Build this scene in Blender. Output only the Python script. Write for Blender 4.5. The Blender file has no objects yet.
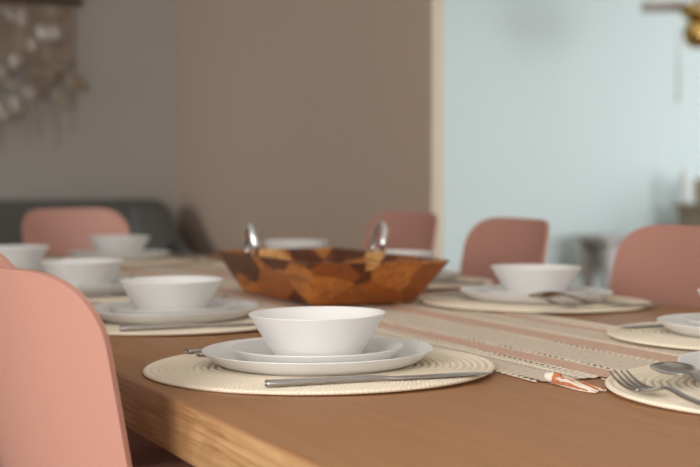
import bpy, bmesh, math, random
from mathutils import Vector, Matrix, Euler
random.seed(7)
PI = math.pi
S = bpy.context.scene
C = S.collection

# ------------------------------------------------------------------ helpers
def link(name, me, mat=None, parent=None, smooth=True):
    o = bpy.data.objects.new(name, me)
    C.objects.link(o)
    if mat: me.materials.append(mat)
    if smooth:
        for p in me.polygons: p.use_smooth = True
    if parent: o.parent = parent
    return o

def mesh_of(name, bm):
    bmesh.ops.recalc_face_normals(bm, faces=bm.faces)
    me = bpy.data.meshes.new(name); bm.to_mesh(me); bm.free()
    return me

def obj(name, bm, mat=None, parent=None, smooth=True, angle=None):
    me = mesh_of(name, bm)
    o = link(name, me, mat, parent, smooth)
    if angle is not None:
        for e in me.edges: pass
        m = me.attributes.get('sharp_edge') or me.attributes.new('sharp_edge', 'BOOLEAN', 'EDGE')
        b2 = bmesh.new(); b2.from_mesh(me)
        for i, e in enumerate(b2.edges):
            m.data[i].value = (len(e.link_faces) != 2) or e.calc_face_angle(0) > angle
        b2.free()
    return o

def tag(o, label, cat, group=None, kind=None):
    o['label'] = label
    if cat: o['category'] = cat
    if group: o['group'] = group
    if kind: o['kind'] = kind
    return o

def thing(name, label, cat, loc=(0, 0, 0), rz=0, group=None):
    o = bpy.data.objects.new(name, None); C.objects.link(o)
    o.empty_display_size = 0.05
    o.location = loc; o.rotation_euler = (0, 0, rz)
    return tag(o, label, cat, group)

def dup(o, parent=None):
    kids = list(o.children)
    c = o.copy(); C.objects.link(c)
    if parent: c.parent = parent
    for ch in kids: dup(ch, c)
    return c

def box(bm, x0, x1, y0, y1, z0, z1):
    vs = [bm.verts.new((x, y, z)) for z in (z0, z1) for y in (y0, y1) for x in (x0, x1)]
    f = lambda *i: bm.faces.new([vs[k] for k in i])
    f(0, 2, 3, 1); f(4, 5, 7, 6); f(0, 1, 5, 4); f(2, 6, 7, 3); f(0, 4, 6, 2); f(1, 3, 7, 5)
    return vs

def bbox(x0, x1, y0, y1, z0, z1, bev=0.0, seg=3):
    bm = bmesh.new(); box(bm, x0, x1, y0, y1, z0, z1)
    if bev:
        bmesh.ops.bevel(bm, geom=list(bm.edges), offset=bev, segments=seg, profile=0.5, affect='EDGES')
    return bm

def lathe(bm, prof, seg=64, close=False):
    """revolve (r, z) points round the z axis; r = 0 points become poles"""
    rings = []
    for r, z in prof:
        if r < 1e-6: rings.append([bm.verts.new((0, 0, z))])
        else: rings.append([bm.verts.new((r*math.cos(2*PI*k/seg), r*math.sin(2*PI*k/seg), z)) for k in range(seg)])
    pairs = list(zip(rings, rings[1:]))
    for a, b in pairs:
        for k in range(seg):
            k2 = (k+1) % seg
            if len(a) == 1 and len(b) == 1: continue
            if len(a) == 1: bm.faces.new((a[0], b[k], b[k2]))
            elif len(b) == 1: bm.faces.new((a[k], b[0], a[k2]))
            else: bm.faces.new((a[k], b[k], b[k2], a[k2]))

def tube(bm, pts, rad, seg=10, caps=True, flat=1.0):
    """sweep a circle along pts; rad is a number or a list"""
    pts = [Vector(p) for p in pts]; n = len(pts)
    rads = rad if isinstance(rad, (list, tuple)) else [rad]*n
    up = Vector((0, 0, 1)); rings = []
    t0 = (pts[1]-pts[0]).normalized()
    if abs(t0.dot(up)) > 0.95: up = Vector((0, 1, 0))
    nrm = (up - t0*up.dot(t0)).normalized()
    for i in range(n):
        t = (pts[min(i+1, n-1)]-pts[max(i-1, 0)]).normalized()
        nrm = (nrm - t*nrm.dot(t)).normalized()
        b = t.cross(nrm)
        rings.append([bm.verts.new(pts[i] + nrm*rads[i]*flat*math.cos(2*PI*k/seg) + b*rads[i]*math.sin(2*PI*k/seg)) for k in range(seg)])
    for a, b in zip(rings, rings[1:]):
        for k in range(seg): bm.faces.new((a[k], a[(k+1) % seg], b[(k+1) % seg], b[k]))
    if caps: bm.faces.new(rings[0]); bm.faces.new(rings[-1])

def catmull(P, n, ease=None):
    """n samples through control tuples"""
    P = [tuple(p) for p in P]; out = []
    m = len(P)-1
    for i in range(n):
        f = (ease(i/(n-1)) if ease else i/(n-1))*m; k = min(int(f), m-1); t = f-k
        p0, p1, p2, p3 = P[max(k-1, 0)], P[k], P[k+1], P[min(k+2, m)]
        out.append(tuple(0.5*(2*b+(c-a)*t+(2*a-5*b+4*c-d)*t*t+(3*b-a-3*c+d)*t**3) for a, b, c, d in zip(p0, p1, p2, p3)))
    return out

# ------------------------------------------------------------------ materials
def mat(name, col=(0.8, 0.8, 0.8), rough=0.5, metal=0.0, spec=0.5):
    m = bpy.data.materials.new(name); m.use_nodes = True
    b = m.node_tree.nodes['Principled BSDF']
    b.inputs['Base Color'].default_value = (*col, 1)
    b.inputs['Roughness'].default_value = rough
    b.inputs['Metallic'].default_value = metal
    b.inputs['Specular IOR Level'].default_value = spec
    return m

class N:
    """small node-graph writer"""
    def __init__(s, m): s.t = m.node_tree; s.b = s.t.nodes['Principled BSDF']
    def new(s, typ, **kw):
        n = s.t.nodes.new(typ)
        for k, v in kw.items(): setattr(n, k, v)
        return n
    def put(s, sock, v):
        if isinstance(v, bpy.types.NodeSocket): s.t.links.new(v, sock)
        else: sock.default_value = v
    def math(s, op, a, b=0.0, clamp=False):
        n = s.new('ShaderNodeMath', operation=op, use_clamp=clamp); s.put(n.inputs[0], a); s.put(n.inputs[1], b); return n.outputs[0]
    def coord(s, out='Object'): return s.new('ShaderNodeTexCoord').outputs[out]
    def mapping(s, v, scale=(1, 1, 1), rot=(0, 0, 0), loc=(0, 0, 0)):
        n = s.new('ShaderNodeMapping'); s.put(n.inputs['Vector'], v)
        n.inputs['Scale'].default_value = scale; n.inputs['Rotation'].default_value = rot; n.inputs['Location'].default_value = loc
        return n.outputs[0]
    def noise(s, v, scale, detail=4, rough=0.55, dist=0.0):
        n = s.new('ShaderNodeTexNoise'); s.put(n.inputs['Vector'], v)
        n.inputs['Scale'].default_value = scale; n.inputs['Detail'].default_value = detail
        n.inputs['Roughness'].default_value = rough; n.inputs['Distortion'].default_value = dist
        return n.outputs['Fac']
    def ramp(s, f, stops, interp='LINEAR'):
        n = s.new('ShaderNodeValToRGB'); s.put(n.inputs[0], f); r = n.color_ramp; r.interpolation = interp
        while len(r.elements) < len(stops): r.elements.new(0.5)
        for e, (p, c) in zip(r.elements, stops): e.position = p; e.color = (*c, 1)
        return n.outputs[0]
    def mix(s, f, a, b, typ='MIX'):
        n = s.new('ShaderNodeMix', data_type='RGBA', blend_type=typ); s.put(n.inputs[0], f)
        for sk, v in ((n.inputs[6], a), (n.inputs[7], b)):
            s.put(sk, v if isinstance(v, bpy.types.NodeSocket) else (*v, 1))
        return n.outputs[2]
    def bump(s, h, strength=0.3, dist=0.002):
        n = s.new('ShaderNodeBump'); s.put(n.inputs['Height'], h)
        n.inputs['Strength'].default_value = strength; n.inputs['Distance'].default_value = dist
        s.t.links.new(n.outputs[0], s.b.inputs['Normal'])
    def color(s, c): s.put(s.b.inputs['Base Color'], c)

def srgb(r, g, b):
    f = lambda c: c/12.92 if c <= 0.04045 else ((c+0.055)/1.055)**2.4
    return tuple(f(v/255) for v in (r, g, b))

# white glazed stoneware
M_cer = mat('white_ceramic', (0.80, 0.79, 0.775), 0.32, spec=0.45)
g = N(M_cer); g.bump(g.noise(g.coord(), 60, 2), 0.03, 0.001)
M_cer2 = M_cer

# pink moulded shell
M_pink = mat('pink_shell', (0.62, 0.285, 0.215), 0.55, spec=0.35)
g = N(M_pink); nz = g.noise(g.coord(), 700, 2)
g.color(g.mix(nz, (0.465, 0.228, 0.176), (0.51, 0.26, 0.204))); g.bump(nz, 0.06, 0.0006)
M_leg = mat('chair_leg_metal', (0.55, 0.26, 0.2), 0.4)

# oak table
M_oak = mat('oak', (0.42, 0.25, 0.13), 0.42, spec=0.4)
g = N(M_oak); co = g.coord()
gr = g.noise(g.mapping(co, (28, 1.3, 28)), 3.0, 6, 0.6, 0.4)
fine = g.noise(g.mapping(co, (260, 6, 260)), 2.0, 3, 0.6)
broad = g.noise(g.mapping(co, (6, 0.5, 6)), 1.5, 2)
c1 = g.ramp(gr, [(0.3, (0.30, 0.14, 0.056)), (0.5, (0.345, 0.166, 0.070)), (0.7, (0.375, 0.188, 0.081))])
c1 = g.mix(g.math('MULTIPLY', fine, 0.25), c1, (0.26, 0.12, 0.05))
c1 = g.mix(g.math('MULTIPLY', broad, 0.3), c1, (0.37, 0.195, 0.092))
g.color(c1); g.bump(g.math('ADD', gr, g.math('MULTIPLY', fine, 0.5)), 0.10, 0.001)
M_oak_side = mat('oak_edge', (0.42, 0.25, 0.13), 0.45, spec=0.4)
g = N(M_oak_side); co = g.coord()
gr = g.noise(g.mapping(co, (1, 1.6, 60)), 4.0, 7, 0.65, 0.7)
blk = g.noise(g.mapping(co, (1, 5.0, 9)), 1.3, 2, 0.5, 1.0)
c1 = g.ramp(gr, [(0.32, (0.24, 0.115, 0.045)), (0.5, (0.42, 0.235, 0.105)), (0.68, (0.55, 0.34, 0.175))])
c1 = g.mix(g.ramp(blk, [(0.45, (0, 0, 0)), (0.6, (0.55, 0.55, 0.55))]), c1, (0.33, 0.165, 0.07))
g.color(c1); g.bump(gr, 0.2, 0.001)

# woven placemat: concentric cords with a twist along each cord
M_mat = mat('woven_mat', (0.70, 0.60, 0.45), 0.85, spec=0.2)
g = N(M_mat); co = g.coord()
sx = g.new('ShaderNodeSeparateXYZ'); g.put(sx.inputs[0], co)
ang = g.math('ARCTAN2', sx.outputs[1], sx.outputs[0])
rr = g.math('SQRT', g.math('ADD', g.math('MULTIPLY', sx.outputs[0], sx.outputs[0]), g.math('MULTIPLY', sx.outputs[1], sx.outputs[1])))
tw = g.math('SINE', g.math('ADD', g.math('MULTIPLY', ang, 210.0), g.math('MULTIPLY', rr, 900.0)))
tw = g.math('ADD', g.math('MULTIPLY', tw, 0.5), 0.5)
nz = g.noise(co, 300, 3)
c1 = g.mix(tw, (0.80, 0.685, 0.53), (0.90, 0.80, 0.65))
g.color(g.mix(g.math('MULTIPLY', nz, 0.4), c1, (0.92, 0.83, 0.69))); g.bump(g.math('ADD', tw, nz), 0.4, 0.0012)

# cutlery steel
M_steel = mat('brushed_steel', (0.50, 0.48, 0.46), 0.27, 1.0)
g = N(M_steel); g.bump(g.noise(g.mapping(g.coord(), (900, 20, 900)), 1.0, 2), 0.05, 0.0004)
M_chrome = mat('chrome', (0.75, 0.76, 0.77), 0.12, 1.0)
g = N(M_chrome); g.bump(g.noise(g.coord(), 40, 2), 0.02, 0.001)

# acacia blocks
M_acacia = mat('acacia_blocks', (0.25, 0.1, 0.035), 0.38, spec=0.35)
g = N(M_acacia); co = g.coord()
wob = g.noise(co, 9, 2)
wv = g.new('ShaderNodeVectorMath', operation='ADD'); g.put(wv.inputs[0], co)
sc = g.new('ShaderNodeVectorMath', operation='SCALE'); sc.inputs[3].default_value = 0.028
nn = g.new('ShaderNodeTexNoise'); g.put(nn.inputs['Vector'], co); nn.inputs['Scale'].default_value = 11
g.put(sc.inputs[0], nn.outputs['Color']); g.put(wv.inputs[1], sc.outputs[0])
vo = g.new('ShaderNodeTexVoronoi'); g.put(vo.inputs['Vector'], g.mapping(wv.outputs[0], (17, 9.0, 20))); vo.inputs['Scale'].default_value = 1.0
vs_ = g.new('ShaderNodeSeparateColor'); g.put(vs_.inputs[0], vo.outputs['Color'])
cell = g.ramp(vs_.outputs[0], [(0.0, (0.07, 0.016, 0.004)), (0.24, (0.44, 0.14, 0.026)), (0.50, (0.60, 0.22, 0.045)), (0.72, (0.85, 0.46, 0.16)), (0.90, (0.34, 0.095, 0.018))], 'CONSTANT')
grn = g.noise(g.mapping(wv.outputs[0], (60, 8, 60)), 2.0, 5, 0.6, 1.2)
c1 = g.mix(g.ramp(grn, [(0.42, (0, 0, 0)), (0.62, (0.7, 0.7, 0.7))]), cell, (0.20, 0.06, 0.016))
g.color(c1); g.bump(grn, 0.05, 0.001)

def paint(name, a, b, rough=0.75, scale=2.0):
    m = mat(name, a, rough, spec=0.25); q = N(m); c = q.coord()
    q.color(q.mix(q.noise(c, scale, 3), a, b)); q.bump(q.noise(c, 160, 3), 0.06, 0.001)
    return m
M_taupe = paint('taupe_paint', (0.56, 0.535, 0.50), (0.575, 0.55, 0.515))
M_taupe2 = paint('warm_taupe_paint', (0.53, 0.41, 0.325), (0.545, 0.425, 0.34))
M_blue = paint('pale_blue_paint', (0.65, 0.735, 0.73), (0.67, 0.75, 0.745))
M_trim = paint('cream_trim_paint', (0.51, 0.425, 0.325), (0.53, 0.44, 0.34), 0.5)
M_ceil = paint('ceiling_paint', (0.72, 0.71, 0.69), (0.74, 0.73, 0.71))
M_out = paint('window_frame_paint', (0.6, 0.6, 0.58), (0.62, 0.62, 0.6), 0.5)
M_floor = mat('brown_floor_boards', (0.16, 0.09, 0.05), 0.5)
g = N(M_floor); co = g.coord()
br = g.new('ShaderNodeTexBrick'); g.put(br.inputs['Vector'], g.mapping(co, (1, 1, 1), (0, 0, PI/2)))
br.inputs['Scale'].default_value = 1.0; br.inputs['Brick Width'].default_value = 1.6; br.inputs['Row Height'].default_value = 0.14
br.inputs['Mortar Size'].default_value = 0.003
br.inputs['Color1'].default_value = (0.33, 0.23, 0.15, 1); br.inputs['Color2'].default_value = (0.28, 0.19, 0.12, 1); br.inputs['Mortar'].default_value = (0.05, 0.03, 0.02, 1)
g.color(g.mix(g.math('MULTIPLY', g.noise(g.mapping(co, (30, 2, 30)), 2, 4), 0.4), br.outputs[0], (0.36, 0.26, 0.17)))
M_sofa = mat('charcoal_upholstery', (0.085, 0.085, 0.082), 0.9, spec=0.2)
g = N(M_sofa); nz = g.noise(g.coord(), 400, 3)
g.color(g.mix(nz, (0.15, 0.152, 0.148), (0.20, 0.20, 0.195))); g.bump(nz, 0.3, 0.002)
M_brass = mat('brass', (0.48, 0.32, 0.10), 0.25, 1.0)
g = N(M_brass); g.bump(g.noise(g.coord(), 30, 2), 0.03, 0.001)
M_greywood = mat('grey_wood', (0.30, 0.27, 0.255), 0.6)
g = N(M_greywood); gr = g.noise(g.mapping(g.coord(), (2, 30, 30)), 2, 4)
g.color(g.mix(gr, (0.46, 0.42, 0.41), (0.54, 0.495, 0.48)))
M_blade = paint('pale_blade_paint', (0.62, 0.56, 0.55), (0.65, 0.59, 0.58), 0.5)
M_darkwood = mat('dark_wood', (0.10, 0.06, 0.035), 0.5)
g = N(M_darkwood); gr = g.noise(g.mapping(g.coord(), (2, 30, 30)), 2, 4)
g.color(g.mix(gr, (0.07, 0.042, 0.025), (0.13, 0.08, 0.05)))
M_brownwood = mat('olive_brown_wood', (0.20, 0.14, 0.075), 0.55)
g = N(M_brownwood); gr = g.noise(g.mapping(g.coord(), (2, 30, 30)), 2, 4)
g.color(g.mix(gr, (0.30, 0.235, 0.155), (0.38, 0.30, 0.205)))
M_wicker = mat('tan_wicker', (0.48, 0.38, 0.26), 0.8)
g = N(M_wicker); co = g.coord(); wv_ = g.new('ShaderNodeTexWave'); g.put(wv_.inputs['Vector'], co); wv_.inputs['Scale'].default_value = 40; wv_.bands_direction = 'Z'
g.color(g.mix(wv_.outputs['Fac'], (0.42, 0.33, 0.22), (0.55, 0.45, 0.32))); g.bump(wv_.outputs['Fac'], 0.5, 0.004)
M_black = mat('black_glaze', (0.02, 0.02, 0.02), 0.35)
g = N(M_black); g.bump(g.noise(g.coord(), 90, 2), 0.05, 0.001)
M_linen = mat('brown_linen', (0.25, 0.2, 0.15), 0.9)
g = N(M_linen); nz = g.noise(g.coord(), 90, 4); g.color(g.mix(nz, (0.42, 0.34, 0.265), (0.36, 0.29, 0.225))); g.bump(nz, 0.3, 0.003)
M_leaf = mat('pale_shell_flakes', (0.55, 0.5, 0.42), 0.4)
g = N(M_leaf); oi = g.noise(g.coord(), 5, 2)
g.color(g.ramp(oi, [(0.38, (0.38, 0.30, 0.22)), (0.52, (0.52, 0.46, 0.39)), (0.64, (0.88, 0.84, 0.78))]))

# runner
RX0, RX1, RY0, RY1 = 0.158, 0.545, -0.190, 2.06
RW = RX1-RX0
CREAM, GREY, PINK = (0.90, 0.80, 0.655), (0.73, 0.63, 0.505), (0.68, 0.43, 0.32)
bands = [(0.0, CREAM), (0.010, GREY), (0.060, CREAM), (0.066, GREY), (0.074, CREAM), (0.082, PINK), (0.122, CREAM),
         (0.131, GREY), (0.205, CREAM), (0.213, PINK), (0.262, CREAM), (0.270, GREY), (0.318, CREAM), (0.325, PINK),
         (0.352, CREAM), (0.358, GREY), (0.377, CREAM)]
M_run = mat('striped_cotton_runner', CREAM, 0.9, spec=0.15)
g = N(M_run); co = g.coord(); sx = g.new('ShaderNodeSeparateXYZ'); g.put(sx.inputs[0], co)
X, Y = sx.outputs[0], sx.outputs[1]
wn = g.noise(g.mapping(co, (1, 1, 1)), 160, 3)
xj = g.math('ADD', X, g.math('MULTIPLY', g.math('SUBTRACT', wn, 0.5), 0.005))
fx = g.math('DIVIDE', xj, RW)
rc = g.ramp(fx, [(b/RW, c) for b, c in bands], 'CONSTANT')
yarn = g.noise(g.mapping(co, (900, 35, 1)), 1.0, 3, 0.7)
flk = g.noise(g.mapping(co, (160, 260, 1)), 1.0, 3, 0.7)
rc = g.mix(g.ramp(yarn, [(0.4, (0, 0, 0)), (0.75, (0.55, 0.55, 0.55))]), rc, (0.84, 0.74, 0.62))
rc = g.mix(g.ramp(flk, [(0.52, (0, 0, 0)), (0.70, (0.7, 0.7, 0.7))]), rc, (0.46, 0.26, 0.19))
g.color(rc); g.bump(g.math('ADD', yarn, flk), 0.6, 0.0015)
mask = None
for hx, per, w in ((0.0068, 0.0125, 0.0026), (0.0575, 0.010, 0.0017), (0.0785, 0.012, 0.0016), (0.127, 0.013, 0.0014), (0.209, 0.012, 0.0015), (0.3215, 0.012, 0.0015)):
    a = g.math('LESS_THAN', g.math('ABSOLUTE', g.math('SUBTRACT', X, hx)), w)
    b = g.math('GREATER_THAN', g.math('SINE', g.math('MULTIPLY', Y, 2*PI/per)), 0.15)
    h = g.math('MULTIPLY', a, b)
    mask = h if mask is None else g.math('MAXIMUM', mask, h)
tr = g.new('ShaderNodeBsdfTransparent'); mx = g.new('ShaderNodeMixShader')
outn = next(n for n in g.t.nodes if n.type == 'OUTPUT_MATERIAL')
g.put(mx.inputs[0], mask); g.t.links.new(g.b.outputs[0], mx.inputs[1]); g.t.links.new(tr.outputs[0], mx.inputs[2]); g.t.links.new(mx.outputs[0], outn.inputs[0])
M_yarn = mat('cream_yarn', (0.76, 0.68, 0.56), 0.9); g = N(M_yarn); nz = g.noise(g.coord(), 500, 3); g.color(g.mix(nz, (0.68, 0.6, 0.48), (0.82, 0.76, 0.66)))
M_rust = mat('rust_yarn', (0.50, 0.155, 0.06), 0.9); g = N(M_rust); nz = g.noise(g.coord(), 500, 3); g.color(g.mix(nz, (0.40, 0.115, 0.045), (0.60, 0.22, 0.10)))

# ------------------------------------------------------------------ setting: the rooms
TZ = 0.74
XL, XR, YF, YB, CH = -2.1, 8.8, -3.6, 8.5, 2.6
PX = 1.40       # partition between dining room and living room
WY = 5.0        # back wall of the dining room
def struct(name, bm, m, smooth=False):
    o = obj(name, bm, m, None, smooth); o['kind'] = 'structure'; return o
struct('floor', bbox(XL, XR, YF, YB, -0.1, 0), M_floor)
struct('ceiling', bbox(XL, XR, YF, YB, CH, CH+0.1), M_ceil)
struct('wall_back', bbox(XL, PX, WY, WY+0.12, 0, CH), M_taupe)
PE = 2.44       # near end of the partition
struct('wall_partition', bbox(PX, PX+0.032, PE+0.012, YB, 0, CH), M_taupe2)
struct('wall_light_block', bbox(1.62, 1.72, YF, 1.0, 0, CH), M_taupe)  # unseen wall added to keep living-room light off the far chair
struct('trim_1', bbox(PX-0.003, PX+0.036, PE-0.004, PE+0.012, 0, CH, 0.003, 2), M_trim)
struct('wall_far', bbox(PX, XR, YB, YB+0.12, 0, CH), M_blue)
def wall_with_windows(name, fixed, axis, a0, a1, openings, m, wall_t=0.12):
    """wall in plane axis=fixed running a0..a1 with rectangular openings (a, b, z0, z1)"""
    bm = bmesh.new(); cuts = sorted(openings); cur = a0
    def bx(p, q, z0, z1):
        if axis == 'x': box(bm, min(fixed, fixed+wall_t), max(fixed, fixed+wall_t), p, q, z0, z1)
        else: box(bm, p, q, min(fixed, fixed+wall_t), max(fixed, fixed+wall_t), z0, z1)
    for a, b, z0, z1 in cuts:
        bx(cur, a, 0, CH); bx(a, b, 0, z0); bx(a, b, z1, CH); cur = b
    bx(cur, a1, 0, CH)
    struct(name, bm, m)
LW = [(-2.6, -1.1, 0.5, 2.3), (-0.8, 0.7, 0.5, 2.3), (3.9, 4.85, 0.4, 2.4)]  # third opening is unseen, added to light the partition and sofa
RWIN = [(3.0, 5.2, 0.3, 2.4), (5.7, 7.9, 0.3, 2.4)]
FWIN = [(-1.9, 0.3, 0.6, 2.3), (4.9, 8.2, 0.4, 2.4)]  # second opening is unseen, added to light the blue wall evenly
wall_with_windows('wall_left', XL, 'x', YF, WY+0.12, LW, M_taupe, -0.12)
wall_with_windows('wall_right', XR, 'x', YF, YB, RWIN, M_blue, 0.12)
wall_with_windows('wall_front', YF, 'y', XL, XR, FWIN, M_taupe, -0.12)
def window(n, fixed, axis, a, b, z0, z1, out):
    bm = bmesh.new(); t = 0.05
    def bx(p, q, u, v):
        f0, f1 = sorted((fixed+out*0.04, fixed+out*0.09))
        if axis == 'x': box(bm, f0, f1, p, q, u, v)
        else: box(bm, p, q, f0, f1, u, v)
    bx(a, a+t, z0, z1); bx(b-t, b, z0, z1); bx(a+t, b-t, z0, z0+t); bx(a+t, b-t, z1-t, z1); bx((a+b)/2-t/2, (a+b)/2+t/2, z0+t, z1-t)
    struct('window_%d' % n, bm, M_out)
k = 1
for w in LW: window(k, XL, 'x', *w, -1); k += 1
for w in RWIN: window(k, XR, 'x', *w, 1); k += 1
for w in FWIN: window(k, YF, 'y', *w, -1); k += 1

# ------------------------------------------------------------------ dining table
TX0, TX1, TY0, TY1, TT = -0.207, 0.849, -0.66, 2.26, 0.055
tb = thing('dining_table', 'long pale oak dining table laid with bowls and a striped runner', 'table', ((TX0+TX1)/2, (TY0+TY1)/2, 0))
hx, hy = (TX1-TX0)/2, (TY1-TY0)/2
bm = bmesh.new(); box(bm, -hx, hx, -hy, hy, TZ-TT, TZ)
vert = [e for e in bm.edges if abs(e.verts[0].co.z-e.verts[1].co.z) > 0.01]
bmesh.ops.bevel(bm, geom=vert, offset=0.03, segments=6, profile=0.5, affect='EDGES')
top = [e for e in bm.edges if abs(e.verts[0].co.z-e.verts[1].co.z) < 1e-6 and len(e.link_faces) == 2 and any(abs(f.normal.z) < 0.5 for f in e.link_faces) and any(abs(f.normal.z) > 0.5 for f in e.link_faces)]
bm.normal_update()
top = [e for e in bm.edges if len(e.link_faces) == 2 and abs(abs(e.link_faces[0].normal.z)-abs(e.link_faces[1].normal.z)) > 0.5]
bmesh.ops.bevel(bm, geom=top, offset=0.004, segments=3, profile=0.5, affect='EDGES')
bm.normal_update()
for f in bm.faces: f.material_index = 1 if abs(f.normal.z) < 0.6 else 0
o = obj('tabletop', bm, M_oak, tb, True, 0.6); o.data.materials.append(M_oak_side)
for sx_ in (-1, 1):
    for sy_ in (-1, 1):
        x, y = sx_*(hx-0.13), sy_*(hy-0.12)
        bm = bmesh.new(); tube(bm, [(x+sx_*0.05, y+sy_*0.03, 0), (x, y, TZ-TT)], [0.024, 0.038], 16)
        obj('leg', bm, M_oak, tb)

# ------------------------------------------------------------------ table runner
rn = thing('table_runner', 'woven table runner striped cream, dusty pink and grey with tasselled ends', 'runner', (RX0, RY0, TZ))
bm = bmesh.new()
nxr, nyr = 130, 560
ridges = [0.005, 0.063, 0.078, 0.126, 0.209, 0.266, 0.3215, 0.355, 0.383]
def rz(x, y):
    z = 0.0016
    for r in ridges:
        q = abs(x-r)/0.0050
        if q < 1: z += 0.0016*(1-q*q)*(0.6+0.4*math.sin(y*2*PI/0.0115+r*900))
    return z
ly = RY1-RY0
def edge_wave(y): return 0.004*math.sin(y*3.1+0.4)+0.0015*math.sin(y*17)
gridv = []
for j in range(nyr+1):
    y = ly*(j/nyr)**1.35
    gridv.append([bm.verts.new((RW*i/nxr+edge_wave(y), y, rz(RW*i/nxr, y))) for i in range(nxr+1)])
for j in range(nyr):
    for i in range(nxr): bm.faces.new((gridv[j][i], gridv[j][i+1], gridv[j+1][i+1], gridv[j+1][i]))
rl = obj('woven_cloth', bm, M_run, rn)
def tassel(x, y, dirx, diry, ln, n, spread, sc=1.0, seed=0):
    R = random.Random(seed); bm = bmesh.new(); bm2 = bmesh.new()
    d = Vector((dirx, diry, 0)).normalized(); s_ = Vector((-d.y, d.x, 0))
    base = Vector((x, y, 0.0020))
    kn = bmesh.new()
    # the wrapped knot
    pts = [base+d*(-0.006), base+d*(-0.002), base+d*0.004, base+d*0.010]
    tube(kn, [p+Vector((0, 0, 0.0052*sc-0.002)) for p in pts], [0.003*sc, 0.0040*sc, 0.0040*sc, 0.0030*sc], 10)
    t = obj('tassel', kn, M_yarn, rn)
    for i in range(n):
        o_ = R.uniform(-1, 1); z = R.uniform(0.0006, 0.0075 if sc > 0.5 else 0.005)*sc
        l = ln*R.uniform(0.75, 1.05)
        p = [base+d*0.006+s_*o_*0.002*sc+Vector((0, 0, z*0.7))]
        ph = R.uniform(0, 6)
        for q in (0.25, 0.5, 0.75, 1.0):
            p.append(base+d*(0.006+l*q)+s_*(o_*spread*q**0.8+0.0022*math.sin(ph+q*5))+Vector((0, 0, max(0.0014*sc-0.0023, z*(1-0.75*q)-0.001))))
        tube(bm if i % 9 not in (1, 3, 5, 8) else bm2, p, [0.00095*sc]*4+[0.0006*sc], 6)
    if sc > 0.5:
        wr = bmesh.new(); tube(wr, [base+d*q+Vector((0, 0, 0.0050*sc-0.002)) for q in (0.008, 0.010, 0.013, 0.015)], [0.0032*sc, 0.0046*sc, 0.0046*sc, 0.003*sc], 10); obj('wrap', wr, M_rust, t)
    obj('cream_strands', bm, M_yarn, t); obj('rust_strands', bm2, M_rust, t)
# big corner tassel lying out over the oak, then the end fringes
tassel(0.014, -0.008, 0.13, -0.99, 0.070, 44, 0.008, 1.35, 1)
nt = 9
for i in range(1, nt+1):
    tassel(RW*i/nt-0.006, -0.006, random.uniform(-0.2, 0.2), -1, 0.030, 8, 0.009, 0.2, 10+i)
for i in range(nt+1):
    tassel(RW*i/nt if i else 0.006, ly+0.006, random.uniform(-0.2, 0.2), 1, 0.055, 9, 0.009, 0.95 if i == nt else 0.2, 40+i)

# ------------------------------------------------------------------ tableware prototypes
def ring_mat():
    bm = bmesh.new(); R, T, n = 0.190, 0.0046, 24
    pitch = R/n; prof = [(0.0, 0.0), (R-0.002, 0.0)]
    for i in range(n-1, -1, -1):
        r0 = i*pitch
        for t in (1.0, 0.85, 0.6, 0.35, 0.12):
            r = r0+t*pitch
            z = T*(0.38+0.62*math.sin(PI*t)**0.6) if not (i == n-1 and t == 1.0) else T*0.4
            if r > 1e-4: prof.append((r, z))
    prof.append((0.0, T*0.8))
    lathe(bm, prof, 128)
    me = mesh_of('placemat', bm); me.materials.append(M_mat)
    for p in me.polygons: p.use_smooth = True
    return me
def rev(name, prof, seg=96, m=M_cer):
    bm = bmesh.new(); lathe(bm, prof, seg); me = mesh_of(name, bm); me.materials.append(m)
    for p in me.polygons: p.use_smooth = True
    return me
def plate_mesh(name, R, H, foot, t=0.0024):
    outer = catmull([(foot*0.985, 0.0), (foot, 0.0006), (foot+(R-foot)*0.35, H*0.22), (foot+(R-foot)*0.7, H*0.58), (R-0.0006, H-0.0012)], 14)
    inner = catmull([(R-0.0016, H-0.0002), (foot+(R-foot)*0.62, H*0.58+t*0.75), (foot+(R-foot)*0.2, H*0.2+t*0.9), (foot*0.85, t*1.1), (foot*0.4, t), (0.0, t)], 16)
    prof = [(0.0, 0.0012), (foot*0.93, 0.0012), (foot*0.95, 0.0)] + outer + [(R, H-0.0006), (R-0.0004, H)] + inner
    return rev(name, [(max(0.0, r), z) for r, z in prof])
P_R, P_H, P_F = 0.126, 0.0165, 0.103
S_R, S_H, S_F = 0.0935, 0.0163, 0.073
B_R, B_H, B_F = 0.0752, 0.0495, 0.042
ME_mat = ring_mat()
ME_plate = plate_mesh('dinner_plate', P_R, P_H, P_F)
ME_side = plate_mesh('side_plate', S_R, S_H, S_F, 0.0022)
def bowl_mesh():
    outer = catmull([(B_F, 0.0004), (B_F+0.004, 0.0035), (B_F+0.0115, 0.014), (B_F+0.0215, 0.030), (B_R-0.0004, B_H-0.0012)], 18)
    inner = catmull([(B_R-0.0020, B_H-0.0004), (B_F+0.0185, 0.030), (B_F+0.0075, 0.0145), (B_F-0.006, 0.0062), (B_F*0.5, 0.0045), (0, 0.0042)], 18)
    prof = [(0, 0.0010), (B_F*0.9, 0.0010), (B_F*0.94, 0.0)] + outer + [(B_R, B_H-0.0006), (B_R-0.0006, B_H)] + inner
    return rev('bowl', [(max(0.0, r), z) for r, z in prof])
ME_bowl = bowl_mesh()

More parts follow.
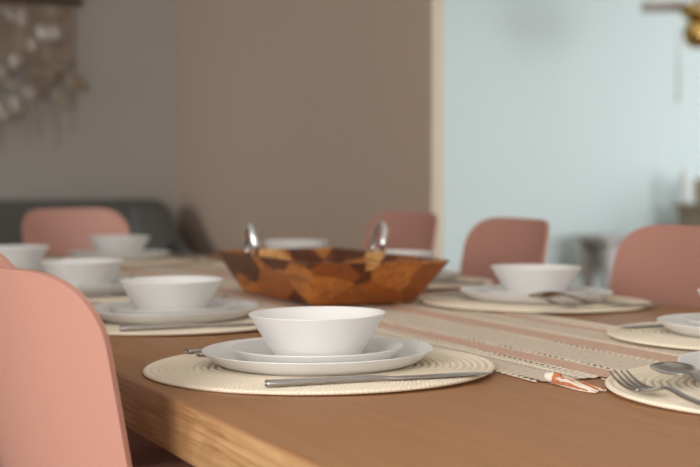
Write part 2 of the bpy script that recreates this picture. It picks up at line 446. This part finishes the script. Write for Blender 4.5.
def strip(bm, st, seg=14):
    """closed body along y from stations (y, half width, z centre, half thickness)"""
    rings = []
    for y, w, z, t in st:
        rings.append([bm.verts.new((w*math.copysign(abs(math.cos(a))**0.7, math.cos(a)), y, z+t*math.copysign(abs(math.sin(a))**0.7, math.sin(a)))) for a in [2*PI*k/seg for k in range(seg)]])
    for a, b in zip(rings, rings[1:]):
        for k in range(seg): bm.faces.new((a[k], a[(k+1) % seg], b[(k+1) % seg], b[k]))
    bm.faces.new(rings[0]); bm.faces.new(rings[-1])
def fin(bm, name, m=M_steel):
    me = mesh_of(name, bm); me.materials.append(m)
    for p in me.polygons: p.use_smooth = True
    return me
def knife_mesh():                        # handle end at y = 0, blade tip at y = .236
    bm = bmesh.new()
    strip(bm, catmull([(0.0, 0.0052, 0.0036, 0.0028), (0.003, 0.0066, 0.0036, 0.0035), (0.05, 0.0060, 0.0034, 0.0032), (0.10, 0.0052, 0.0032, 0.0027),
          (0.122, 0.0050, 0.0028, 0.0020), (0.135, 0.0082, 0.0022, 0.0012), (0.18, 0.0100, 0.0020, 0.0009), (0.215, 0.0095, 0.0019, 0.0007), (0.230, 0.0058, 0.0018, 0.0006), (0.236, 0.0015, 0.0018, 0.0004)], 40))
    return fin(bm, 'knife')
def handle_st(y1):
    return [(0.0, 0.0050, 0.0028, 0.0018), (0.003, 0.0068, 0.0028, 0.0022), (0.05, 0.0058, 0.0030, 0.0020), (0.10, 0.0040, 0.0062, 0.0019), (y1, 0.0032, 0.0112, 0.0019)]
def spoon_mesh():                        # 0.205 long, bowl cupped upward
    bm = bmesh.new()
    strip(bm, catmull(handle_st(0.135)+[(0.148, 0.0042, 0.0092, 0.0016)], 22))
    n, q = 18, 14; y0, y1, W = 0.143, 0.210, 0.0192
    topv, botv = [], []
    for i in range(n+1):
        t = i/n; y = y0+(y1-y0)*t
        w = W*(math.sin(PI*min(1, (0.06+0.94*t)))**0.55 if t < 0.5 else math.sqrt(max(0, 1-((t-0.5)/0.5)**2.3))); w = max(w, 0.0009)
        ctr = 0.0012+0.0085*(1-t)**2.4+0.0060*t**3
        rim = 0.0095*(1-t)+0.0078*t
        r1, r2 = [], []
        for j in range(q+1):
            s_ = -1+2*j/q
            z = ctr+(rim-ctr)*abs(s_)**2.2
            r1.append(bm.verts.new((w*s_, y, z+0.0010))); r2.append(bm.verts.new((w*s_*0.97, y, z)))
        topv.append(r1); botv.append(r2)
    for i in range(n):
        for j in range(q):
            bm.faces.new((topv[i][j], topv[i][j+1], topv[i+1][j+1], topv[i+1][j])); bm.faces.new((botv[i][j], botv[i+1][j], botv[i+1][j+1], botv[i][j+1]))
        bm.faces.new((topv[i][0], topv[i+1][0], botv[i+1][0], botv[i][0])); bm.faces.new((topv[i][q], botv[i][q], botv[i+1][q], topv[i+1][q]))
    for T, B in ((topv[0], botv[0]), (topv[n], botv[n])):
        for j in range(q): bm.faces.new((T[j], B[j], B[j+1], T[j+1]))
    return fin(bm, 'spoon')
def fork_mesh():                         # four tines, arched neck
    bm = bmesh.new()
    strip(bm, catmull(handle_st(0.130)+[(0.142, 0.0070, 0.0092, 0.0014), (0.152, 0.0118, 0.0066, 0.0012), (0.160, 0.0124, 0.0052, 0.0011), (0.166, 0.0122, 0.0044, 0.0010)], 30))
    for k in range(4):
        x = -0.0102+0.0068*k
        st = []
        for i in range(9):
            t = i/8; y = 0.161+0.049*t
            st.append((x*(1-0.04*t), y, 0.0052-0.0032*math.sin(PI*min(1, t*0.9)*0.6)+0.0145*t*t, 0))
        tube(bm, [(a, b, c) for a, b, c, d in st], [0.0017]*6+[0.0014, 0.0011, 0.0006], 8)
    return fin(bm, 'fork')
ME_knife, ME_spoon, ME_fork = knife_mesh(), spoon_mesh(), fork_mesh()

GAP = 0.0002
Z_plate = 0.0046+GAP
Z_side = Z_plate+0.0030
Z_bowl = Z_side+0.0027
def put(me, name, label, cat, group, M, loc, rz=0, pitch=0, roll=0):
    o = bpy.data.objects.new(name, me); C.objects.link(o)
    o.matrix_world = M @ Matrix.Translation(loc) @ Matrix.Rotation(rz, 4, 'Z') @ Matrix.Rotation(pitch, 4, 'X') @ Matrix.Rotation(roll, 4, 'Y')
    return tag(o, label, cat, group)
def setting(cx, cy, rot, where, tilt=True, dp=(0, 0), items='mpsbkfo', knife=(0.147, -0.112, 0.1), fork=(-0.133, -0.08, 0), spoon=(-0.163, -0.10, 0), lift=0.0, long_=None):
    a = 0.0118 if tilt else 0.0
    M = Matrix.Translation((cx, cy, TZ+0.0003+lift)) @ Matrix.Rotation(rot, 4, 'Z')
    if tilt: M = M @ Matrix.Translation((0, -0.19, 0)) @ Matrix.Rotation(a, 4, 'X') @ Matrix.Translation((0, 0.19, 0))
    if 'm' in items: put(ME_mat, 'placemat', 'round woven cream placemat '+where, 'placemat', 'woven placemats', M, (0, 0, 0), random.uniform(0, 6))
    if 'p' in items: put(ME_plate, 'dinner_plate', 'large white coupe plate '+where, 'plate', 'large white plates', M, (dp[0], dp[1], Z_plate))
    if 's' in items: put(ME_side, 'side_plate', 'small white plate under the bowl '+where, 'plate', 'small white plates', M, (dp[0], dp[1], Z_side))
    if 'b' in items: put(ME_bowl, 'bowl', 'white flared bowl '+where, 'bowl', 'white bowls', M, (dp[0], dp[1], Z_bowl))
    zc = 0.0048
    if 'k' in items: put(ME_knife, 'knife', 'steel knife '+where, 'knife', 'steel knives', M, (knife[0], knife[1], zc), knife[2])
    if 'f' in items: put(ME_fork, 'fork', 'steel fork '+where, 'fork', 'steel forks', M, (fork[0], fork[1], zc), fork[2])
    if 'o' in items: put(ME_spoon, 'spoon', 'steel spoon '+where, 'spoon', 'steel spoons', M, (spoon[0], spoon[1], zc), spoon[2], *spoon[3:5])
Q = PI/2
setting(-0.003, -0.010, -Q, 'at the sharp setting in front of the wooden tray', knife=(0.131, -0.110, -0.119), dp=(-0.009, 0.002), fork=(-0.128, -0.095, 0.03), spoon=(-0.158, -0.098, 0.08))
setting(0.005, 0.557, -Q, 'at the setting just behind the sharp one', knife=(0.140, -0.112, -0.09))
setting(0.0, 1.075, -Q, 'at the third setting along the big pink chair\'s side')
setting(-0.01, 1.64, -Q, 'at the fourth setting along the big pink chair\'s side')
setting(0.628, 0.035, Q, 'cut off by the picture edge across the runner')
setting(0.642, 0.600, Q, 'across the runner with a pink chair on either side', fork=(-0.160, -0.13, 0.0), spoon=(-0.152, -0.075, 0.22, 0.09, 0.30))
setting(0.642, 1.12, Q, 'behind the wooden tray by its farther handle')
setting(0.642, 1.66, Q, 'behind the wooden tray between its two handles')
setting(0.322, 2.02, PI, 'at the far table end by the grey sofa', tilt=False, lift=0.0042)
setting(0.3615, -0.3545, 0, 'at the near table end beside the loose tassel', dp=(0.03, 0.03), fork=(-0.174, -0.150, 0.0), spoon=(-0.150, -0.122, -0.20, 0.045, -0.10))

# ------------------------------------------------------------------ wooden tray with chrome handles
wb = thing('wooden_tray', 'deep flared tray of mixed brown wood blocks with chrome loop handles', 'tray', (0.362, 0.828, TZ+0.0046))
def frustum_bowl(a, b, h, ia, ib, t):
    bm = bmesh.new()
    def rr(hx_, hy_, z, rad, n=5):
        vs = []
        for cx, cy, a0 in ((hx_-rad, hy_-rad, 0), (-hx_+rad, hy_-rad, Q), (-hx_+rad, -hy_+rad, PI), (hx_-rad, -hy_+rad, 3*Q)):
            for i in range(n+1):
                an = a0+Q*i/n; vs.append(bm.verts.new((cx+rad*math.cos(an), cy+rad*math.sin(an), z)))
        return vs
    L = []
    for q in (0.0, 0.04, 0.5, 0.97, 1.0):
        e = 0.004 if q == 0.0 else 0
        L.append(rr(a/2-ia*(1-q)-e, b/2-ib*(1-q)-e, h*q, 0.014+0.01*q))
    for q in (1.0, 0.97, 0.5, 0.2):
        e = t if q < 1 else t-0.002
        L.append(rr(a/2-ia*(1-q)-e, b/2-ib*(1-q)-e, h*q, 0.012+0.008*q))
    for A, B in zip(L, L[1:]):
        n = len(A)
        for k_ in range(n): bm.faces.new((A[k_], A[(k_+1) % n], B[(k_+1) % n], B[k_]))
    bm.faces.new(list(reversed(L[0]))); bm.faces.new(L[-1])
    return bm
WA, WBb, WH = 0.25, 0.475, 0.072
obj('tray_body', frustum_bowl(WA, WBb, WH, 0.034, 0.070, 0.014), M_acacia, wb, True, 0.5)
for sgn in (-1, 1):
    bm = bmesh.new(); x = sgn*(WA/2-0.009); y0, w, hh = 0.042, 0.021, 0.052
    pts = [(x+sgn*0.002, y0-w, WH-0.001), (x+sgn*0.004, y0-w, WH+0.018)]
    for i in range(9):
        an = PI-PI*i/8
        pts.append((x+sgn*(0.004+0.006*math.sin(an)), y0+w*math.cos(an), WH+0.018+(hh-0.018)*math.sin(an)))
    pts += [(x+sgn*0.004, y0+w, WH+0.018), (x+sgn*0.002, y0+w, WH-0.001)]
    tube(bm, pts, 0.0052, 12)
    obj('handle', bm, M_chrome, wb)['label'] = 'chrome loop handle'

# small black pot
bm = bmesh.new(); lathe(bm, [(0, 0), (0.020, 0), (0.0235, 0.006), (0.024, 0.022), (0.021, 0.034), (0.018, 0.036), (0.018, 0.030), (0.0, 0.028)], 32)
o = obj('pot', bm, M_black); o.location = (0.512, 2.175, TZ+0.0003)
tag(o, 'small black pot near the far tassels of the runner', 'pot')

# ------------------------------------------------------------------ chairs
def catm(P, t):
    m = len(P)-1; f = min(max(t, 0), 1)*m; k = min(int(f), m-1); t = f-k
    p0, p1, p2, p3 = P[max(k-1, 0)], P[k], P[k+1], P[min(k+2, m)]
    return tuple(0.5*(2*b+(c-a)*t+(2*a-5*b+4*c-d)*t*t+(3*b-a-3*c+d)*t**3) for a, b, c, d in zip(p0, p1, p2, p3))
def shell_mesh():
    P = [(0.222, 0.428), (0.212, 0.446), (0.17, 0.456), (0.08, 0.456), (-0.02, 0.449), (-0.11, 0.447), (-0.17, 0.462), (-0.207, 0.505),
         (-0.226, 0.58), (-0.243, 0.67), (-0.258, 0.755), (-0.270, 0.82), (-0.279, 0.864)]
    t0 = 8/12; nv, nh = 60, 18; CR, CRX = 0.098, 0.105
    bm = bmesh.new(); G = []
    for i in range(nv+1):
        row = []
        for j in range(-nh, nh+1):
            s_ = math.sin(PI/2*j/nh); t = i/nv
            wb = 0.188
            q = max(0.0, (abs(s_)*wb-(wb-CRX))/CRX)
            cut = CR*(1-math.sqrt(max(0.0, 1-q**2.2)))          # how far the top edge drops at this column
            tm = 1-(cut/0.284)*(1-t0)
            if t > t0: t = t0+(t-t0)/(1-t0)*(tm-t0)
            y, z = catm(P, t)
            if y > 0.12: w = 0.222-0.045*((y-0.12)/0.102)**3
            elif z < 0.5: w = 0.222
            else: w = 0.222-0.034*min(1, (z-0.5)/0.16)
            back = min(1, max(0, (z-0.455)/0.10)) if y < -0.1 else 0.0
            if y > 0.16:
                f = (y-0.16)/0.062; w -= 0.05*(1-math.sqrt(max(0, 1-min(1, f)**2)))
            dy = back*0.058*abs(s_*w/0.222)**2.2
            dz = (1-back)*0.030*abs(s_)**2.6*(1 if y < 0.15 else max(0, 1-(y-0.15)/0.08))
            row.append(bm.verts.new((w*s_, y+dy, z+dz)))
        G.append(row)
    for i in range(nv):
        for j in range(2*nh): bm.faces.new((G[i][j], G[i][j+1], G[i+1][j+1], G[i+1][j]))
    return bm
def make_chair():
    t = thing('dining_chair', '', 'chair')
    sh = obj('seat_shell', shell_mesh(), M_pink, t)
    so = sh.modifiers.new('thickness', 'SOLIDIFY'); so.thickness = 0.0065; so.offset = 0
    es = sh.modifiers.new('crisp_rim', 'EDGE_SPLIT'); es.split_angle = 0.8
    for sx_ in (-1, 1):
        for sy_ in (-1, 1):
            bm = bmesh.new()
            tube(bm, [(sx_*0.225, 0.01+sy_*0.215, 0.0), (sx_*0.135, 0.01+sy_*0.10, 0.437 if sy_ > 0 else 0.432)], [0.010, 0.015], 14)
            obj('leg', bm, M_leg, t)
    return t
ch0 = make_chair(); used = []
def chair(x, y, rz, label):
    o = ch0 if not used else dup(ch0)
    used.append(o); o.location = (x, y, 0); o.rotation_euler = (0, 0, rz)
    tag(o, label, 'chair', 'pink shell dining chairs')
NX, FX = -0.055, 0.697
chair(NX-0.027, 0.020, -Q+0.12, 'large pink shell chair seen from behind, close by the table corner')
chair(NX+0.03, 0.505, -Q, 'pink shell chair only peeking over the big close chair\'s back')
chair(NX+0.03, 1.0, -Q, 'pink shell chair with only its shaded seat under the table')
chair(FX-0.005, 0.615, Q-0.06, 'pink shell chair facing us across the runner, in front of grey console')
chair(FX-0.03, 1.16, Q-0.08, 'pink shell chair facing us against the pale blue wall')
chair(FX+0.01, 1.715, Q, 'pink shell chair facing us behind the wooden tray')
chair(0.425, 2.225, PI+0.5, 'shaded pink shell chair at the far table end before the sofa')

# ------------------------------------------------------------------ sofa and wall hanging
sf = thing('sofa', 'dark charcoal fabric sofa along the taupe wall', 'sofa', (0.05, 4.52, 0))
SX, SD = 1.22, 0.43
obj('base', bbox(-SX+0.2, SX-0.2, -SD+0.02, SD-0.2, 0.10, 0.30, 0.02), M_sofa, sf)
bm = bbox(-SX, SX, 0.18, SD, 0.10, 0.85, 0.05, 4); obj('backrest', bm, M_sofa, sf)
for sgn in (-1, 1):
    bm = bmesh.new(); x0, x1 = sorted((sgn*SX, sgn*(SX-0.19)))
    P = [(-SD, 0.10), (0.175, 0.10), (0.175, 0.83), (0.0, 0.70), (-SD+0.06, 0.58), (-SD, 0.54)]
    A = [bm.verts.new((x0, y, z)) for y, z in P]; B = [bm.verts.new((x1, y, z)) for y, z in P]
    bm.faces.new(A); bm.faces.new(B)
    for k_ in range(len(P)): bm.faces.new((A[k_], A[(k_+1) % len(P)], B[(k_+1) % len(P)], B[k_]))
    bmesh.ops.recalc_face_normals(bm, faces=bm.faces)
    bmesh.ops.bevel(bm, geom=list(bm.edges), offset=0.025, segments=3, profile=0.5, affect='EDGES')
    obj('arm', bm, M_sofa, sf)
for k_ in range(2):
    x0 = -SX+0.195+k_*1.027; obj('seat_cushion', bbox(x0, x0+1.02, -SD+0.01, 0.175, 0.305, 0.46, 0.04, 4), M_sofa, sf)
for sx_ in (-1, 1):
    for sy_ in (-1, 1):
        bm = bmesh.new(); lathe(bm, [(0, 0), (0.018, 0), (0.026, 0.098), (0, 0.098)], 16)
        o = obj('foot', bm, M_darkwood, sf); o.location = (sx_*(SX-0.11), 0.05+sy_*0.3-0.02, 0)

wh = thing('wall_hanging', 'brown fabric wall hanging of pale flakes on a dark rod', 'wall hanging', (0.50, WY-0.03, 1.075))
bm = bmesh.new(); tube(bm, [(-0.62, 0, 0.655), (0.455, 0, 0.655)], 0.016, 14); obj('rod', bm, M_darkwood, wh)
bm = bmesh.new(); nxw = 60; G = []
R = random.Random(5)
drop = [0.30+0.06*math.sin(i*0.4)+R.uniform(-0.02, 0.02) for i in range(nxw+1)]
for j in range(13):
    G.append([bm.verts.new((-0.58+1.0*i/nxw, 0.010+0.004*math.sin(i*0.9)+0.003*math.sin(j), 0.648-drop[i]*j/12*1.15)) for i in range(nxw+1)])
for j in range(12):
    for i in range(nxw): bm.faces.new((G[j][i], G[j][i+1], G[j+1][i+1], G[j+1][i]))
o = obj('cloth', bm, M_linen, wh); so = o.modifiers.new('t', 'SOLIDIFY'); so.thickness = 0.004
for i in range(28):                                   # hanging fringe cords
    bm = bmesh.new(); x = -0.57+0.98*i/27; z0 = 0.648-1.15*drop[int(i*nxw/27)]
    ln = R.uniform(0.10, 0.33)
    tube(bm, [(x, 0.008, z0+0.03), (x+R.uniform(-0.01, 0.01), 0.005, z0-ln*0.5), (x+R.uniform(-0.02, 0.02), 0.008, z0-ln)], [0.004, 0.003, 0.002], 8)
    obj('fringe_cord', bm, M_linen, wh)
for i in range(70):
    z = 0.62-0.52*R.random()**1.7; x = -0.55+0.94*R.random()
    s_ = R.uniform(0.024, 0.048); a = R.uniform(-0.8, 0.8)+0.7
    bm = bmesh.new(); d = Vector((math.sin(a), 0, -math.cos(a))); p = Vector((d.z, 0, -d.x))
    ctr = [Vector((x, -0.012-R.uniform(0, 0.012), z))+d*s_*2.4*q for q in (0, 0.25, 0.5, 0.75, 1)]
    rows = []
    for q, c_ in zip((0.12, 0.8, 1.0, 0.75, 0.08), ctr):
        rows.append([bm.verts.new(c_+p*s_*0.75*q*e+Vector((0, (1-e*e)*-0.006, 0))) for e in (-1, -0.5, 0, 0.5, 1)])
    for A, B in zip(rows, rows[1:]):
        for k_ in range(4): bm.faces.new((A[k_], A[k_+1], B[k_+1], B[k_]))
    o = obj('flake', bm, M_leaf, wh); so = o.modifiers.new('t', 'SOLIDIFY'); so.thickness = 0.002

# ------------------------------------------------------------------ living room beyond
cs = thing('console_table', 'low grey wooden console table against the pale blue wall', 'table', (6.12, 8.05, 0))
obj('top', bbox(-0.46, 0.42, -0.22, 0.22, 0.455, 0.495, 0.006, 2), M_greywood, cs)
obj('apron', bbox(-0.26, 0.24, -0.17, 0.17, 0.22, 0.454, 0.004, 2), M_greywood, cs)
for sx_ in (-0.36, 0.32):
    for sy_ in (-1, 1):
        bm = bmesh.new(); lathe(bm, [(0, 0), (0.03, 0), (0.04, 0.04), (0.045, 0.12), (0.062, 0.2), (0.062, 0.454), (0, 0.454)], 20)
        o = obj('leg', bm, M_greywood, cs); o.location = (sx_, sy_*0.15, 0)
dr = thing('dresser', 'brown wooden dresser beside the grey console table', 'dresser', (7.11, 8.0, 0))
obj('top', bbox(-0.55, 0.55, -0.2, 0.2, 0.70, 0.735, 0.005, 2), M_brownwood, dr)
obj('body', bbox(-0.51, 0.51, -0.18, 0.18, 0.08, 0.699, 0.004, 2), M_brownwood, dr)
for z in (0.12, 0.31, 0.50):
    d_ = obj('drawer', bbox(-0.47, 0.47, -0.196, -0.1805, z, z+0.17, 0.003, 2), M_brownwood, dr)
    bm = bmesh.new(); tube(bm, [(-0.06, -0.196, z+0.09), (-0.06, -0.22, z+0.09), (0.06, -0.22, z+0.09), (0.06, -0.196, z+0.09)], 0.006, 8); obj('handle', bm, M_brass, d_)
for sx_ in (-1, 1):
    for sy_ in (-1, 1):
        bm = bmesh.new(); lathe(bm, [(0, 0), (0.02, 0), (0.028, 0.079), (0, 0.079)], 14); o = obj('foot', bm, M_brownwood, dr); o.location = (sx_*0.45, sy_*0.14, 0)
bm = bmesh.new(); lathe(bm, [(0, 0), (0.034, 0), (0.038, 0.02), (0.038, 0.22), (0.030, 0.26), (0.022, 0.275), (0.018, 0.27), (0.028, 0.22), (0, 0.21)], 28)
o = obj('vase', bm, M_cer); o.location = (6.62, 8.10, 0.7355); tag(o, 'slim white vase standing on the brown dresser', 'vase')
bm = bmesh.new(); lathe(bm, [(0, 0), (0.085, 0), (0.10, 0.05), (0.105, 0.2), (0.098, 0.2), (0.09, 0.05), (0, 0.02)], 28)
o = obj('basket', bm, M_wicker); o.location = (6.80, 8.06, 0.7355); tag(o, 'tan woven basket beside the white vase on the dresser', 'basket')

# ceiling fan
FXc, FYc, FZ = 5.64, 6.69, 1.93
fn = thing('ceiling_fan', 'brass ceiling fan with grey blades and a pull chain', 'fan', (FXc, FYc, FZ))
bm = bmesh.new(); lathe(bm, [(0, CH-FZ-0.001), (0.07, CH-FZ-0.001), (0.06, CH-FZ-0.06), (0, CH-FZ-0.06)], 28); obj('canopy', bm, M_brass, fn)
bm = bmesh.new(); tube(bm, [(0, 0, 0.22), (0, 0, CH-FZ-0.06)], 0.014, 14); obj('downrod', bm, M_brass, fn)
bm = bmesh.new(); lathe(bm, [(0, 0.22), (0.06, 0.215), (0.11, 0.18), (0.115, 0.13), (0.08, 0.10), (0, 0.10)], 36); obj('motor_housing', bm, M_brass, fn)
bm = bmesh.new(); lathe(bm, [(0, 0.10), (0.05, 0.10), (0.085, 0.06), (0.10, 0.0), (0.085, -0.06), (0.045, -0.092), (0, -0.10)], 36); obj('switch_cup', bm, M_brass, fn)
for k_ in range(4):
    a = -0.43+PI+k_*Q
    d = Vector((math.cos(a), math.sin(a), 0)); s_ = Vector((-d.y, d.x, 0))
    bm = bmesh.new(); rows = []
    for q, w in ((0.10, 0.03), (0.16, 0.055), (0.22, 0.065), (0.28, 0.072), (0.34, 0.070), (0.38, 0.05)):
        rows.append([bm.verts.new(d*q*1.0+s_*w*e+Vector((0, 0, 0.195+e*0.03))) for e in (-1, 0, 1)])
    for A, B in zip(rows, rows[1:]):
        for j in range(2): bm.faces.new((A[j], A[j+1], B[j+1], B[j]))
    b_ = obj('blade', bm, M_blade, fn); so = b_.modifiers.new('t', 'SOLIDIFY'); so.thickness = 0.012
bm = bmesh.new(); tube(bm, [(-0.085, 0.04, 0.02), (-0.115, 0.052, 0.02), (-0.118, 0.054, -0.02), (-0.118, 0.054, -0.40)], 0.006, 8)
pc = obj('pull_chain', bm, M_steel, fn)
bm = bmesh.new(); tube(bm, [(-0.118, 0.054, -0.40), (-0.118, 0.054, -0.46)], [0.012, 0.016], 10); obj('chain_knob', bm, M_greywood, pc)

# ------------------------------------------------------------------ light
W = bpy.data.worlds.new('sky'); S.world = W; W.use_nodes = True
W.node_tree.nodes['Background'].inputs[0].default_value = (0.75, 0.86, 1.0, 1)
W.node_tree.nodes['Background'].inputs[1].default_value = 1.0
def area(name, loc, direction, sx_, sy_, power, col):
    l = bpy.data.lights.new(name, 'AREA'); l.shape = 'RECTANGLE'; l.size = sx_; l.size_y = sy_; l.energy = power; l.color = col
    o = bpy.data.objects.new(name, l); C.objects.link(o); o.location = loc
    o.rotation_euler = Vector(direction).to_track_quat('-Z', 'Z').to_euler()
    return o
for a, b, z0, z1 in LW:
    area('window_daylight', (XL-0.14, (a+b)/2, (z0+z1)/2), (1, 0, -0.12), b-a, z1-z0, (106 if a < -2 else 17) if a < 2 else 17, (1.0, 0.96, 0.90)).data.spread = PI if a < 2 else 1.7  # narrow-spread one belongs to the added window facing the partition
for a, b, z0, z1 in RWIN:
    area('window_daylight', (XR+0.14, (a+b)/2, (z0+z1)/2), (-1, 0.1, -0.1), b-a, z1-z0, 35, (0.93, 0.98, 1.0))
for a, b, z0, z1 in FWIN:
    area('window_daylight', ((a+b)/2, YF-0.14, (z0+z1)/2), (0, 1, -0.1), b-a, z1-z0, 20 if a < 2 else 450, (1.0, 0.96, 0.90) if a < 2 else (0.93, 0.98, 1.0))  # the strong one fills the living room through the added front window

area('ceiling_fill', (0.3, 0.6, CH-0.02), (0, 0, -1), 1.6, 2.6, 4, (1.0, 0.95, 0.88))  # added overhead fill for the tabletop, no fixture there
area('ceiling_fill', (5.0, 5.5, CH-0.02), (0, 0, -1), 2.5, 2.5, 22, (0.95, 0.98, 1.0))  # added fill to brighten the living room, no fixture there
# ------------------------------------------------------------------ camera
cam = bpy.data.cameras.new('camera'); co_ = bpy.data.objects.new('camera', cam); C.objects.link(co_)
F = 1450.0
cam.sensor_width = 36; cam.lens = F*36/700; cam.clip_start = 0.05; cam.clip_end = 60
co_.location = (-0.612, -1.453, TZ+0.21)
pitch = math.atan((233.5-177)/F)
co_.rotation_euler = (Q-pitch, 0, -math.radians(24.1))
cam.dof.use_dof = True; cam.dof.focus_distance = 1.50; cam.dof.aperture_fstop = cam.lens/1000/0.0145
cam.dof.aperture_blades = 0
S.camera = co_

S.view_settings.view_transform = 'Standard'; S.view_settings.look = 'None'
S.view_settings.exposure = 0.0; S.view_settings.gamma = 1.0; S.view_settings.use_curve_mapping = False
